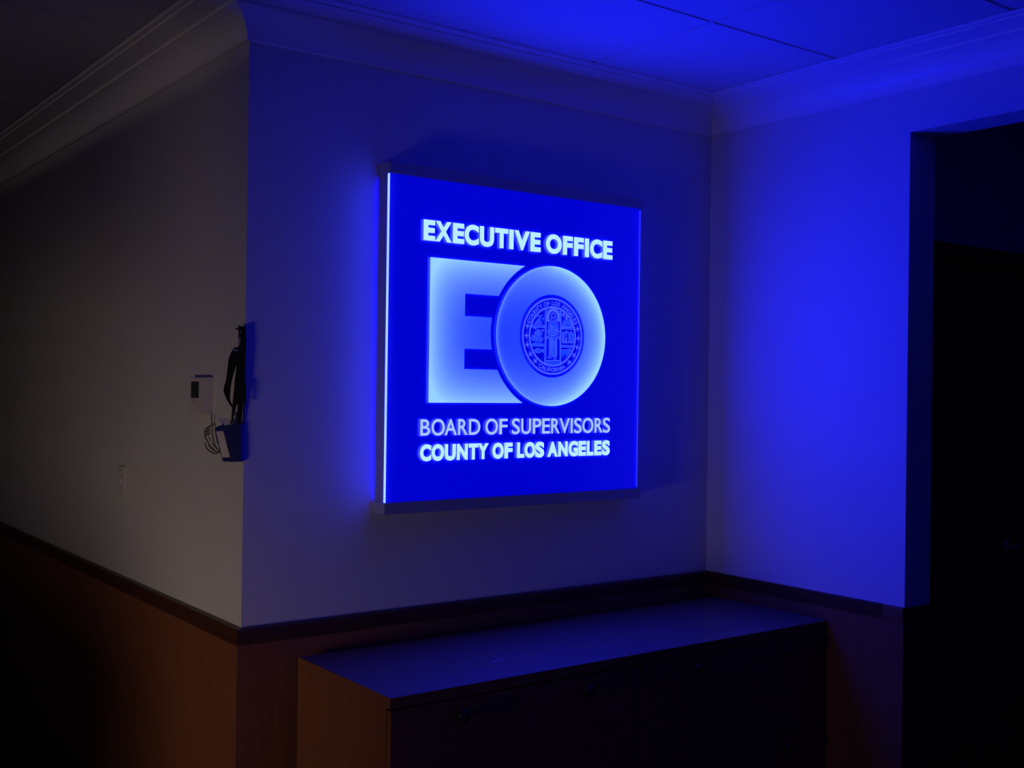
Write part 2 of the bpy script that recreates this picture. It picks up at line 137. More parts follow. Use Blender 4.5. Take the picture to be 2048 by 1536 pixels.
# ------------------------------------------------------------------ materials
def nodes(name):
    m = D.materials.new(name); m.use_nodes = True
    return m, m.node_tree, m.node_tree.nodes['Principled BSDF']
def pos_noise(nt, scale, detail=4, stretch=None):
    g = nt.nodes.new('ShaderNodeNewGeometry'); n = nt.nodes.new('ShaderNodeTexNoise')
    n.inputs['Scale'].default_value = scale; n.inputs['Detail'].default_value = detail
    if stretch:
        mp = nt.nodes.new('ShaderNodeMapping'); mp.inputs['Scale'].default_value = stretch
        nt.links.new(g.outputs['Position'], mp.inputs[0]); nt.links.new(mp.outputs[0], n.inputs['Vector'])
    else:
        nt.links.new(g.outputs['Position'], n.inputs['Vector'])
    return n
def ramp(nt, fac, c0, c1, p0=.3, p1=.7):
    r = nt.nodes.new('ShaderNodeValToRGB'); r.color_ramp.elements[0].position = p0; r.color_ramp.elements[1].position = p1
    r.color_ramp.elements[0].color = (*c0, 1); r.color_ramp.elements[1].color = (*c1, 1)
    nt.links.new(fac, r.inputs[0]); return r
def mk(name, col, rough=.6, metal=0, var=.06, scale=40, bump=0, bscale=200, stretch=None, spec=.5, coat=0, dist=.001):
    m, nt, b = nodes(name)
    n = pos_noise(nt, scale, 5, stretch)
    r = ramp(nt, n.outputs['Fac'], [c*(1-var) for c in col], [min(1, c*(1+var)) for c in col])
    nt.links.new(r.outputs[0], b.inputs['Base Color'])
    b.inputs['Roughness'].default_value = rough; b.inputs['Metallic'].default_value = metal
    b.inputs['Specular IOR Level'].default_value = spec
    b.inputs['Coat Weight'].default_value = coat
    if bump:
        bn = pos_noise(nt, bscale, 3, stretch); bu = nt.nodes.new('ShaderNodeBump')
        bu.inputs['Strength'].default_value = bump; bu.inputs['Distance'].default_value = dist
        nt.links.new(bn.outputs['Fac'], bu.inputs['Height']); nt.links.new(bu.outputs[0], b.inputs['Normal'])
    return m
PAINT = mk('wall_paint', (.66, .645, .635), .75, var=.02, scale=3, bump=.25, bscale=260, spec=.25)
TRIMW = mk('crown_paint', (.82, .79, .76), .45, var=.015, scale=6, bump=.05, bscale=90, spec=.4)
TILE = mk('ceiling_tile_board', (.66, .64, .62), .95, var=.03, scale=60, bump=.5, bscale=420, spec=.1)
TEE = mk('ceiling_grid_enamel', (.55, .54, .53), .5, var=.01)
WOOD = mk('cherry_veneer', (.225, .080, .036), .42, var=.10, scale=9, bump=.05, bscale=60, stretch=(7, 7, .7), spec=.4)
WOODT = mk('cherry_worktop', (.20, .115, .085), .34, var=.12, scale=9, bump=.03, bscale=60, stretch=(.7, 7, 7), spec=.45)
WOODR = mk('cherry_rail', (.075, .024, .012), .4, var=.22, scale=9, stretch=(1, 1, 8), spec=.4)
DARKW = mk('dark_door_veneer', (.022, .014, .011), .5, var=.2, scale=8, stretch=(7, 7, .7))
CARPET = mk('grey_carpet', (.060, .058, .062), .95, var=.25, scale=160, bump=.8, bscale=500, spec=.05, dist=.004)
ALU = mk('brushed_aluminium', (.42, .42, .44), .5, .3, var=.05, scale=20, stretch=(.5, 8, 8))
HOUSE = mk('sign_housing_enamel', (.30, .30, .34), .55, 0, var=.03, scale=20)
KNOB = mk('black_knob', (.010, .010, .014), .38, 0, var=.1, scale=60)
STEEL = mk('satin_steel', (.60, .60, .62), .28, 1, var=.04, scale=60)
WHITEP = mk('white_plastic', (.66, .60, .58), .45, var=.02, scale=30)
CORDM = mk('grey_cord_rubber', (.13, .105, .10), .6, var=.08, scale=60)
LCD = mk('dark_display_glass', (.035, .045, .050), .35, var=.1, scale=60)
WEB = mk('black_webbing', (.006, .006, .010), .8, var=.25, scale=600, bump=.6, bscale=900, spec=.2)
NAVY = mk('navy_nylon', (.005, .009, .13), .6, var=.2, scale=300, bump=.4, bscale=900, spec=.2)
CARD = mk('white_card', (.62, .55, .47), .5, var=.12, scale=45)
PAPER = mk('white_paper', (.8, .8, .8), .8, var=.03)

def math_(nt, op, a, b=None, clamp=False):
    n = nt.nodes.new('ShaderNodeMath'); n.operation = op; n.use_clamp = clamp
    for i, v in enumerate((a, b)):
        if v is None: continue
        if isinstance(v, (int, float)): n.inputs[i].default_value = v
        else: nt.links.new(v, n.inputs[i])
    return n.outputs[0]
def emit(name, col):
    m = D.materials.new(name); m.use_nodes = True; nt = m.node_tree; nt.nodes.clear()
    o = nt.nodes.new('ShaderNodeOutputMaterial'); e = nt.nodes.new('ShaderNodeEmission')
    e.inputs['Strength'].default_value = 1
    # faint unevenness of the etched, frosted surface
    n = pos_noise(nt, 240, 3); r = ramp(nt, n.outputs['Fac'], (.93,)*3, (1, 1, 1))
    mx = nt.nodes.new('ShaderNodeMix'); mx.data_type = 'RGBA'; mx.blend_type = 'MULTIPLY'; mx.inputs[0].default_value = 1
    mx.inputs[6].default_value = (*col, 1); nt.links.new(r.outputs[0], mx.inputs[7])
    nt.links.new(mx.outputs[2], e.inputs['Color']); nt.links.new(e.outputs[0], o.inputs[0])
    return m
BLUE = 36.0     # radiance of the blue diodes behind everything etched
L_HEAD = emit('etched_bright_letter', (.50, .88, BLUE*1.2))
L_THIN = emit('etched_thin_letter', (.40, .58, BLUE*.8))
L_EDGE = emit('lit_acrylic_edge', (.44, .70, 20.0))
L_REAR = emit('rear_blue_diodes', (0, 0, 70.0)); L_REAR2 = emit('rear_blue_diodes_far', (0, 0, 16.0))
L_EDGE_R = emit('lit_acrylic_far_edge', (.030, .036, 10.0))
S_LINE = emit('etched_seal_line', (.070, .125, 6.0))
S_FILL = emit('etched_seal_tone', (.010, .050, 2.5))
def etched_monogram(name, field):
    """light let out by a large frosted area: strongest where the edge light first reaches it"""
    m = D.materials.new(name); m.use_nodes = True; nt = m.node_tree; nt.nodes.clear()
    o = nt.nodes.new('ShaderNodeOutputMaterial'); e = nt.nodes.new('ShaderNodeEmission')
    g = nt.nodes.new('ShaderNodeNewGeometry'); s = nt.nodes.new('ShaderNodeSeparateXYZ'); nt.links.new(g.outputs['Position'], s.inputs[0])
    f = field(nt, s.outputs[0], s.outputs[2])
    n = pos_noise(nt, 170, 5); n2 = math_(nt, 'MULTIPLY', math_(nt, 'SUBTRACT', n.outputs['Fac'], .5), .42)
    f = math_(nt, 'MULTIPLY', f, math_(nt, 'ADD', 1.0, n2))
    f = math_(nt, 'MINIMUM', f, 1.15)
    mx = nt.nodes.new('ShaderNodeMix'); mx.data_type = 'RGBA'; mx.clamp_factor = False
    nt.links.new(f, mx.inputs[0]); mx.inputs[6].default_value = (.010, .042, BLUE*.6, 1); mx.inputs[7].default_value = (.27, .57, BLUE*1.2, 1)
    nt.links.new(mx.outputs[2], e.inputs['Color']); nt.links.new(e.outputs[0], o.inputs[0])
    return m
def decay(nt, d, k): return math_(nt, 'POWER', 2.71828, math_(nt, 'MULTIPLY', math_(nt, 'MAXIMUM', d, 0.0), -1.0/k))

# panel of the sign: clear acrylic, and the board behind it
def acrylic():
    m = D.materials.new('clear_acrylic'); m.use_nodes = True; nt = m.node_tree; nt.nodes.clear()
    o = nt.nodes.new('ShaderNodeOutputMaterial'); t = nt.nodes.new('ShaderNodeBsdfTransparent'); g = nt.nodes.new('ShaderNodeBsdfGlossy')
    g.inputs['Roughness'].default_value = .04; t.inputs[0].default_value = (.97, .97, 1, 1)
    fr = nt.nodes.new('ShaderNodeFresnel'); fr.inputs[0].default_value = 1.2
    mx = nt.nodes.new('ShaderNodeMixShader'); nt.links.new(fr.outputs[0], mx.inputs[0]); nt.links.new(t.outputs[0], mx.inputs[1]); nt.links.new(g.outputs[0], mx.inputs[2])
    nt.links.new(mx.outputs[0], o.inputs[0]); return m
ACRYL = acrylic()
m, nt, b = nodes('blue_lit_backing')
n = pos_noise(nt, 30, 3); r = ramp(nt, n.outputs['Fac'], (.09, .09, .10), (.10, .10, .11))
nt.links.new(r.outputs[0], b.inputs['Base Color']); b.inputs['Roughness'].default_value = .24
b.inputs['Specular IOR Level'].default_value = .9
b.inputs['Emission Color'].default_value = (0.0, 0.0, 1, 1); b.inputs['Emission Strength'].default_value = .60
BACK = m

# ------------------------------------------------------------------ room shell
W, CZ = 1.9005, 2.675           # length of the sign wall, ceiling height
YO, ZO, JX = -.8737, 2.4273, .140  # opening in the right wall: edge, head, wall thickness
X0, Y0, Y1, X1 = -5.0, -5.6, 5.2, 3.0
def st(o): o['kind'] = 'structure'; return o
st(box('floor', (X0-.2, Y0-.2, -.1), (X1+.2, Y1+.2, 0), CARPET))
prism('wall_front', [(-W,0,0),(0,0,0),(JX,.0,0),(JX,.12,0),(-W+.12,.12,0)], (0,0,CZ+.1), PAINT, kind='structure')
prism('wall_left', [(-W,0,0),(-W+.12,.12,0),(-W+.12,Y1,0),(-W,Y1,0)], (0,0,CZ+.1), PAINT, kind='structure')
YE = -2.35
boxes('wall_right', [((0,YO,0),(JX,0,CZ+.1)), ((0,YE,ZO),(JX,YO,CZ+.1)), ((0,Y0,0),(JX,YE,CZ+.1))], PAINT, kind='structure')
box('wall_back', (X0,Y0-.12,0), (X1,Y0,CZ+.1), PAINT, kind='structure')
box('wall_end', (X0,Y1,0), (-W,Y1+.12,CZ+.1), PAINT, kind='structure')
boxes('wall_west', [((X0-.12,Y0,0),(X0,-1.75,CZ+.1)), ((X0-.12,-.35,0),(X0,Y1,CZ+.1)), ((X0-.12,-1.75,2.05),(X0,-.35,CZ+.1))], PAINT, kind='structure')
YB = -.574
# unseen blocker with a slot, added to shade the far end of the hallway
boxes('hallway_light_blocker', [((-3.40,-.30,0),(-3.30,Y1,.735)), ((-3.40,-.30,1.22),(-3.30,Y1,2.535))], PAINT, kind='structure')
boxes('wall_beyond', [((JX,YB,2.155),(X1,YB+.1,CZ+.1)), ((JX,YB,0),(.22,YB+.1,2.155)), ((1.42,YB,0),(X1,YB+.1,2.155))], PAINT, kind='structure')
box('wall_east', (X1,Y0,0), (X1+.12,YB+.1,CZ+.1), PAINT, kind='structure')

# dark door of the room beyond the opening
dr = empty('door_1', (.82, YB, 0), kind='structure')
boxes('door_frame', [((.22,YB-.015,0),(.30,YB+.1,2.155)), ((1.34,YB-.015,0),(1.42,YB+.1,2.155)), ((.30,YB-.015,2.09),(1.34,YB+.1,2.155))], DARKW, dr)
leaf = box('door_leaf', (.303,YB+.02,.008), (1.337,YB+.065,2.087), DARKW, dr)
bm = bmesh.new(); disc_bm(bm, (1.17,YB+.021,.965), (0,-1,0), .027, .025, .008)
disc_bm(bm, (1.17,YB+.013,.965), (0,-1,0), .010, .010, .045)
prism_bm(bm, [(1.18,YB-.040,.957),(1.05,YB-.040,.962),(1.05,YB-.040,.976),(1.18,YB-.040,.975)], (0,.014,0))
bm_done(bm, 'door_handle', STEEL, leaf, smooth=False, label='satin steel lever handle')

# suspended ceiling: deck, lay-in tiles, tee bars
ce = box('ceiling', (X0-.1,Y0-.1,CZ+.06), (X1+.1,Y1+.1,CZ+.12), TILE, kind='structure')
ys = [-.135, -.705, -1.313, -1.921, -2.529, -3.137, -3.745, -4.353, -4.961, -5.6]
xs = [-.135, -.745, -1.960, -3.180, -4.400, -5.0]
hy = [-.135, .452, 1.018, 1.63, 2.24, 2.85, 3.46, 4.07, 4.68, 5.2]
hx = [-W-.135, -3.18, -4.40, -5.0]
def tile_rows(xs, ys, seen):
    g = .0045
    for i in range(len(xs)-1):
        for j in range(len(ys)-1):
            xa, xb = sorted((xs[i], xs[i+1])); ya, yb = sorted((ys[j], ys[j+1]))
            dz = random.uniform(-.0008, .0008)
            bm = bmesh.new(); x0, x1, y0, y1 = xa+g, xb-g, ya+g, yb-g; z = CZ+dz; c = .004
            lo = [(x0+c,y0+c,z),(x1-c,y0+c,z),(x1-c,y1-c,z),(x0+c,y1-c,z)]
            md = [(x0,y0,z+.005),(x1,y0,z+.005),(x1,y1,z+.005),(x0,y1,z+.005)]
            up = [(x0,y0,z+.016),(x1,y0,z+.016),(x1,y1,z+.016),(x0,y1,z+.016)]
            rs = [[bm.verts.new(p) for p in r] for r in (lo, md, up)]
            for a, b in zip(rs, rs[1:]):
                for k in range(4): bm.faces.new((a[k], a[(k+1)%4], b[(k+1)%4], b[k]))
            bm.faces.new(rs[0]); bm.faces.new(list(reversed(rs[2])))
            bm_done(bm, 'ceiling_tile', TILE, ce, origin=((xa+xb)/2, (ya+yb)/2, CZ))
tile_rows(xs, ys, 1); tile_rows(hx, hy, 0)
bars = [((x-.008,-5.6,CZ+.003),(x+.008,-.135,CZ+.045)) for x in xs[1:-1]] + [((X0,y-.008,CZ+.0032),(-.135,y+.008,CZ+.0452)) for y in ys[1:-1]]
bars += [((X0,y-.008,CZ+.0032),(-W-.135,y+.008,CZ+.0452)) for y in hy[1:-1]] + [((x-.008,-.135,CZ+.003),(x+.008,Y1,CZ+.045)) for x in hx[1:-1]]
for a, b in bars: box('tee_bar', a, b, TEE, ce)

# crown moulding: a deep cove under a stepped top band, mitred round the corners
CROWN = [(0,2.5600),(.007,2.5600),(.0115,2.5625),(.0125,2.573),(.017,2.590),(.025,2.605),(.037,2.619),(.052,2.631),(.069,2.639),(.077,2.641),
         (.0785,2.649),(.086,2.6515),(.120,2.658),(.142,2.661),(.1435,2.666),(.158,2.6675),(.165,2.6735),(0,2.6735)]
def run_profile(name, prof, a, b, na, nb, mat, smooth=False, **k):
    """profile swept from a to b; na/nb = direction in which the profile goes out at each end (mitre)"""
    ra = [(a[0]+o*na[0], a[1]+o*na[1], z) for o, z in prof]; rb = [(b[0]+o*nb[0], b[1]+o*nb[1], z) for o, z in prof]
    return loft(name, [ra, rb], mat, smooth=smooth, **k)
run_profile('trim_1', CROWN, (-W,0), (-W,Y1), (-1,-1), (-1,0), TRIMW, kind='structure', label='cream crown moulding above the hallway wall')
run_profile('trim_2', CROWN, (-W,0), (0,0), (-1,-1), (-1,-1), TRIMW, kind='structure', label='cream crown moulding above the glowing sign')
run_profile('trim_3', CROWN, (0,0), (0,Y0), (-1,-1), (-1,0), TRIMW, kind='structure', label='cream crown moulding above the opening')

# wainscot panels, chair rails, baseboards
TP, TR = .020, .006
def wains(name, poly, z0, z1, mat): return prism(name, [(x,y,z0) for x,y in poly], (0,0,z1-z0), mat, kind='structure')
wains('trim_4', [(-W,0),(-W-TP,-TP),(-W-TP,Y1),(-W,Y1)], .0, .853, WOOD)
wains('trim_5', [(-W,0),(-W-TP,-TP),(-TR,-TP),(-TR,0)], .0, .853, WOOD)
wains('trim_6', [(0,0),(-TR,0),(-TR,YO),(0,YO)], .0, .853, WOOD)
RAIL = [(0,.885),(.016,.8842),(.0195,.8825),(.0212,.879),(.0218,.866),(.0222,.852),(.0210,.846),(.0208,.838),(0,.838)]
RAILT = [(o*.45, z) for o, z in RAIL]
run_profile('trim_7', RAIL, (-W,0), (-W,Y1), (-1,-1), (-1,0), WOODR, kind='structure')
run_profile('trim_8', RAIL, (-W,0), (0,0), (-1,-1), (0,-1), WOODR, kind='structure')
run_profile('trim_9', RAILT, (0,0), (0,-.796), (-1,0), (-1,0), WOODR, kind='structure')
run_profile('trim_10', [(o, z-.001) for o, z in RAILT], (0,-.797), (0,YO), (-1,0), (-1,0), WOOD, kind='structure')
box('trim_11', (.0,YO-.004,0), (JX,YO,.882), DARKW, kind='structure')
BASE = [(0,.10),(.006,.10),(.011,.094),(.012,.0),(0,.0)]
run_profile('baseboard_left', BASE, (-W-TP,-TP), (-W-TP,Y1), (-1,-1), (-1,0), DARKW, kind='structure')
run_profile('baseboard_front', BASE, (-W-TP,-TP), (-1.79,-TP), (-1,-1), (0,-1), DARKW, kind='structure')

# ------------------------------------------------------------------ the edge-lit sign
SX0, SX1, PF, PB = -1.4760, -.441, -.076, -.0702    # panel: left, right, front, back
sg = empty('illuminated_sign', (-.955, 0, 1.19), label='square glowing blue office sign with white etched lettering on the wall above the cabinets', cat='sign')
box('housing', (SX0+.001,-.058,1.2255), (SX1-.001,-.0050,2.229), HOUSE, sg, label='grey box side standing behind the clear panel')
box('wall_bracket', (SX0+.035,-.0049,1.30), (SX1-.035,-.0005,2.15), HOUSE, sg)
box('rear_light_strip', (SX0+.012,-.0047,1.24), (SX0+.018,-.0010,2.21), L_REAR, sg, label='blue light strip hidden behind the housing edge')
box('rear_light_strip', (SX1-.018,-.0047,1.24), (SX1-.012,-.0010,2.21), L_REAR2, sg)
box('backing_board', (SX0+.002,-.0696,1.2265), (SX1-.002,-.0581,2.228), BACK, sg, label='board glowing deep blue')
def rail(name, x0, x1, z0, z1, up):
    o = box(name, (x0,-.0795,z0), (x1,-.0005,z1), ALU, sg, bevel=.0015)
    s = .012
    for x in (x0, x1):
        d = -.0012 if x == x0 else .0012
        box('end_cap', tuple((min(x,x+d), -.0785, z0+.001)), (max(x,x+d), -.001, z1-.001), ALU, o)
rail('top_rail', -1.4765, -.430, 2.2262, 2.2612, 1)
rail('bottom_rail', -1.481, -.4285, 1.190, 1.2258, 0)
pn = box('acrylic_panel', (SX0,PF,1.2262), (SX1,PB,2.2258), ACRYL, sg, label='clear acrylic sheet')
box('lit_edge', (SX0-.0010,PF,1.2265), (SX0-.0002,PF+.0115,2.2250), L_EDGE, pn, label='white glowing edge')
box('lit_edge', (SX1+.0002,PF,1.2320), (SX1+.0010,PF+.005,2.2205), L_EDGE_R, pn, label='blue glowing edge')
YF = PF - .0008       # etched faces lie just proud of the sheet

def glyph(ch, off, flat=False):
    """outline of one capital of the built-in font, as triangles, scaled to a unit box"""
    cu = D.curves.new('glyph', 'FONT'); cu.body = ch; cu.offset = off; cu.resolution_u = 5
    ob = D.objects.new('glyph', cu); COL.objects.link(ob)
    me = ob.to_mesh(); v = [(p.co.x, p.co.y) for p in me.vertices]; f = [tuple(p.vertices) for p in me.polygons]
    ob.to_mesh_clear(); D.objects.remove(ob); D.curves.remove(cu)
    xa, xb = min(p[0] for p in v), max(p[0] for p in v); ya, yb = min(p[1] for p in v), max(p[1] for p in v)
    if flat: return v, f, (xa, xb, ya, yb)
    return [((p[0]-xa)/(xb-xa), (p[1]-ya)/(yb-ya)) for p in v], f
def slab(v2, faces, name, mat, parent, y=YF, th=.0006, **k):
    """flat faces in the plane of the sign given a small thickness"""
    bm = bmesh.new(); vs = [bm.verts.new((x, y, z)) for x, z in v2]
    for f in faces:
        try: bm.faces.new([vs[i] for i in f])
        except ValueError: pass
    bmesh.ops.remove_doubles(bm, verts=bm.verts, dist=1e-6)
    r = bmesh.ops.extrude_face_region(bm, geom=list(bm.faces))
    bmesh.ops.translate(bm, verts=[g for g in r['geom'] if isinstance(g, bmesh.types.BMVert)], vec=(0, th, 0))
    return bm_done(bm, name, mat, parent, **k)
CACHE = {}
def letters(line, zt, zb, off, mat):
    for ch, xa, xb in line:
        if (ch, off) not in CACHE: CACHE[ch, off] = glyph(ch, off)
        v, f = CACHE[ch, off]
        over = .0010 if ch in 'COSGU' else 0
        ot = 0 if ch == 'U' else over
        slab([(xa + x*(xb-xa), zb-over + y*(zt+ot-zb+over)) for x, y in v], f, 'etched_letter', mat, pn)
letters(LINE_1, 2.0975, 2.0335, .050, L_HEAD)
letters(LINE_2, 1.4785, 1.4278, .012, L_THIN)
letters(LINE_3, 1.4000, 1.3490, .056, L_HEAD)

OC, OR, GAP, SR = (-.8368, 1.7554), .2352, .2570, .1395
EL, ET, EB = -1.3276, 1.9822, 1.5303
def arc(c, r, a0, a1, n): return [(c[0]+r*math.cos(math.radians(a0+(a1-a0)*i/n)), c[1]+r*math.sin(math.radians(a0+(a1-a0)*i/n))) for i in range(n+1)]
def ang(z): return 180 - math.degrees(math.asin((z-OC[1])/GAP))
N1, N1B, N2, N2B, NX = 1.8772, 1.8058, 1.7024, 1.6373, -1.1955
def ngon_slab(poly, name, mat, parent, **k):
    bm = bmesh.new(); vs = [bm.verts.new((x, YF, z)) for x, z in poly]
    f = bm.faces.new(vs); f.normal_update(); bmesh.ops.triangulate(bm, faces=[f])
    me = D.meshes.new('t'); bm.to_mesh(me); bm.free()
    v = [(p.co.x, p.co.z) for p in me.vertices]; fs = [tuple(p.vertices) for p in me.polygons]; D.meshes.remove(me)
    return slab(v, fs, name, mat, parent, **k)
epoly = [(EL,EB)] + arc(OC, GAP, ang(EB), ang(N2B), 14) + [(NX,N2B),(NX,N2)] + arc(OC, GAP, ang(N2), ang(N1B), 10) + [(NX,N1B),(NX,N1)] + arc(OC, GAP, ang(N1), ang(ET), 14) + [(EL,ET)]
def field_e(nt, x, z):
    a = decay(nt, math_(nt, 'SUBTRACT', x, EL), .050); b = decay(nt, math_(nt, 'SUBTRACT', ET, z), .062); c = decay(nt, math_(nt, 'SUBTRACT', z, EB), .060)
    s = math_(nt, 'ADD', a, math_(nt, 'ADD', math_(nt, 'MULTIPLY', b, .95), math_(nt, 'MULTIPLY', c, .95)))
    return math_(nt, 'MULTIPLY', s, .93)
def field_o(nt, x, z):
    dx = math_(nt, 'SUBTRACT', x, OC[0]); dz = math_(nt, 'SUBTRACT', z, OC[1])
    hx_ = math_(nt, 'SQRT', math_(nt, 'MAXIMUM', math_(nt, 'SUBTRACT', OR*OR, math_(nt, 'MULTIPLY', dx, dx)), 1e-5))
    hz_ = math_(nt, 'SQRT', math_(nt, 'MAXIMUM', math_(nt, 'SUBTRACT', OR*OR, math_(nt, 'MULTIPLY', dz, dz)), 1e-5))
    t = decay(nt, math_(nt, 'SUBTRACT', hx_, dz), .058); b = decay(nt, math_(nt, 'ADD', hx_, dz), .055)
    r = decay(nt, math_(nt, 'SUBTRACT', hz_, dx), .048); l = decay(nt, math_(nt, 'ADD', hz_, dx), .006)
    s = math_(nt, 'ADD', math_(nt, 'MULTIPLY', math_(nt, 'MULTIPLY', math_(nt, 'ADD', t, b), .8), math_(nt, 'MULTIPLY', math_(nt, 'ADD', dx, OR), 4.2, True)), math_(nt, 'ADD', r, math_(nt, 'MULTIPLY', l, .5)))
    return math_(nt, 'MULTIPLY', s, .85)
ngon_slab(epoly, 'etched_monogram_e', etched_monogram('etched_frost_e', field_e), pn)
def ring(name, c, ri, ro, mat, parent, n=72, **k):
    v = arc(c, ri, 0, 360*(1-1/n), n-1) + arc(c, ro, 0, 360*(1-1/n), n-1)
    return slab(v, [(i, (i+1) % n, n+(i+1) % n, n+i) for i in range(n)], name, mat, parent, **k)
ring('etched_monogram_o', OC, SR, OR, etched_monogram('etched_frost_o', field_o), pn, 96)
SCN = (-.8365, 1.7546)
ring('seal_ring', SCN, .1238, .1292, S_LINE, pn); ring('seal_ring', SCN, .0960, .1012, S_LINE, pn)
def stroke(pts, wd):
    """polyline of width wd -> quads"""
    v, f = [], []
    for (x0, z0), (x1, z1) in zip(pts, pts[1:]):
        d = math.hypot(x1-x0, z1-z0)
        if d < 1e-6: continue
        nx, nz = -(z1-z0)/d*wd/2, (x1-x0)/d*wd/2; ex, ez = (x1-x0)/d*wd*.3, (z1-z0)/d*wd*.3
        b = len(v); v += [(x0-ex+nx,z0-ez+nz),(x0-ex-nx,z0-ez-nz),(x1+ex-nx,z1+ez-nz),(x1+ex+nx,z1+ez+nz)]; f.append((b,b+1,b+2,b+3))
    return v, f
PXM = .0012       # one photographed pixel at the sign, metres
def fill_sets():
    for k, polys in SEAL_FILL.items():
        if k in ('seal_divider', 'seal_pillar'):
            for p in polys: yield k, [p]
        else: yield k, polys
for k, polys in fill_sets():
    bm = bmesh.new()
    for p in polys:
        fc = bm.faces.new([bm.verts.new((x, 0, z)) for x, z in p]); fc.normal_update(); bmesh.ops.triangulate(bm, faces=[fc])
    me = D.meshes.new('t'); bm.to_mesh(me); bm.free()
    v = [(q.co.x, q.co.z) for q in me.vertices]; fs = [tuple(q.vertices) for q in me.polygons]; D.meshes.remove(me)
    slab(v, fs, k, S_FILL, pn, y=YF+.0003, th=.0003)
def smooth_path(pts):
    q = []
    for i in range(len(pts)-1):
        p0, p1, p2, p3 = (Vector(pts[j]) for j in (max(i-1, 0), i, i+1, min(i+2, len(pts)-1)))
        for s_ in range(5):
            t = s_/5
            q.append(tuple(.5*((2*p1) + (p2-p0)*t + (2*p0-5*p1+4*p2-p3)*t*t + (3*p1-p0-3*p2+p3)*t**3)))
    return q + [tuple(pts[-1])]
def line_sets():
    for k, ls in SEAL_LINE.items():
        if k in ('seal_divider', 'seal_pillar'):
            for p in ls: yield k, [p]
        else: yield k, ls
for k, ls in line_sets():
    v, f = [], []
    for p, wd in ls:
        if k in ('seal_figure', 'seal_tools', 'seal_ship') and 5 <= len(p) < 9: p = smooth_path(p)
        a, b = stroke(p, wd*PXM); n0 = len(v); v += a; f += [tuple(i+n0 for i in q) for q in b]
    slab(v, f, k + '_line', S_LINE, pn, y=YF-.0002, th=.0003)
def star(c, r, a0=90, n=4, q=.30):
    return [(c[0] + (r if i % 2 == 0 else r*q)*math.cos(math.radians(a0+180*i/n)), c[1] + (r if i % 2 == 0 else r*q)*math.sin(math.radians(a0+180*i/n))) for i in range(2*n)]
for c in SEAL_STARS:
    ngon_slab(star(c, .0115, math.degrees(math.atan2(c[1]-SCN[1], c[0]-SCN[0]))), 'seal_star', S_LINE, pn)
for c in SEAL_SMALL_STARS: ngon_slab(star(c, .008, 90, 5, .45), 'seal_star', S_LINE, pn)
def arc_text(txt, a0, a1, r, h, inward):
    """letters spread along the rim from angle a0 to a1"""
    adv = {'I': .38, ' ': .42, 'L': .62, 'F': .66, 'E': .70, 'S': .74, 'T': .74, 'Y': .8, 'R': .76, 'C': .86, 'A': .86, 'U': .84, 'N': .88, 'G': .92, 'O': .96}
    tot = sum(adv[c] for c in txt); s = 0
    for c in txt:
        t = (s + adv[c]/2)/tot; s += adv[c]
        if c == ' ': continue
        a = math.radians(a0 + (a1-a0)*t)
        v, f, (xa, xb, ya, yb) = glyph(c, .012, True)
        k = h/.727; pts = []
        for x, y in v:
            x = (x-(xa+xb)/2)*k*1.04; y = (y-.3635)*k
            ox, oz = (math.cos(a), math.sin(a)); 
            if inward: tx, tz = oz, -ox
            else: tx, tz = -oz, ox; ox, oz = -ox, -oz
            bx, bz = math.cos(a)*r, math.sin(a)*r
            pts.append((SCN[0]+bx+tx*x+ox*y, SCN[1]+bz+tz*x+oz*y))
        slab(pts, f, 'seal_letter', S_LINE, pn)
arc_text('COUNTY OF LOS ANGELES', 158.8, 23, .1120, .0138, True)
arc_text('CALIFORNIA', 239, 299, .1120, .0138, False)

# ------------------------------------------------------------------ filing cabinets with one long top
CF, CBK, CT, CU = -.5765, -.054, .792, .763     # front, back, top, underside of the top
CX0, CXS, CX1 = -1.748, -.8876, -.009
tp = empty('worktop', (-.88, -.3, CU), label='long cherry wood top running over both filing cabinets below the sign', cat='worktop')
box('top_board', (CX0+.003,CF+.003,CU+.0005), (CX1,CBK,CT), WOODT, tp)
box('edge_band', (CX0,CF+.0031,CU+.0005), (CX0+.0029,CBK,CT-.0003), WOOD, tp); box('edge_band', (CX0,CF,CU+.0005), (CX1,CF+.0029,CT-.0003), WOOD, tp)
def cabinet(x0, x1, label):
    c = empty('filing_cabinet', ((x0+x1)/2, (CF+CBK)/2, 0), label=label, cat='cabinet', group='filing cabinets under the long top')
    fr = CF + .021
    boxes('carcass', [((x0,fr,.0),(x0+.018,CBK,CU)), ((x1-.018,fr,.0),(x1,CBK,CU)), ((x0+.018,CBK-.01,.0),(x1-.018,CBK,CU)), ((x0+.018,fr,CU-.018),(x1-.018,CBK-.01,CU)),
                      ((x0+.018,fr,.08),(x1-.018,CBK-.01,.098)), ((x0+.018,fr+.05,0),(x1-.018,fr+.065,.08)), ((x0+.018,fr,.425),(x1-.018,CBK-.01,.440))], WOOD, c)
    xm = (x0+x1)/2
    for z0, z1, kz, lock in ((.4345,CU-.005,.718,True), (.090,.4305,.396,False)):
        d = box('drawer', (x0+.0015,CF,z0), (x1-.0015,fr-.0005,z1), WOOD, c, bevel=.001)
        for s in (-1, 1):
            lathe('knob', (xm+s*.217,CF+.0005,kz), (0,-1,0), [(.009,0),(.007,.006),(.0075,.012),(.0165,.016),(.0185,.021),(.017,.026),(.010,.029),(.001,.0295)], KNOB, d)
        if lock:
            lathe('lock', (x1-.044,CF+.0005,kz+.002), (0,-1,0), [(.009,0),(.009,.0025),(.0075,.004),(.0005,.004)], KNOB, d, n=16)
    return c
c1 = cabinet(CX0+.0005, CXS-.0005, 'cherry two-drawer filing cabinet with the bare side panel, nearer the hallway corner')
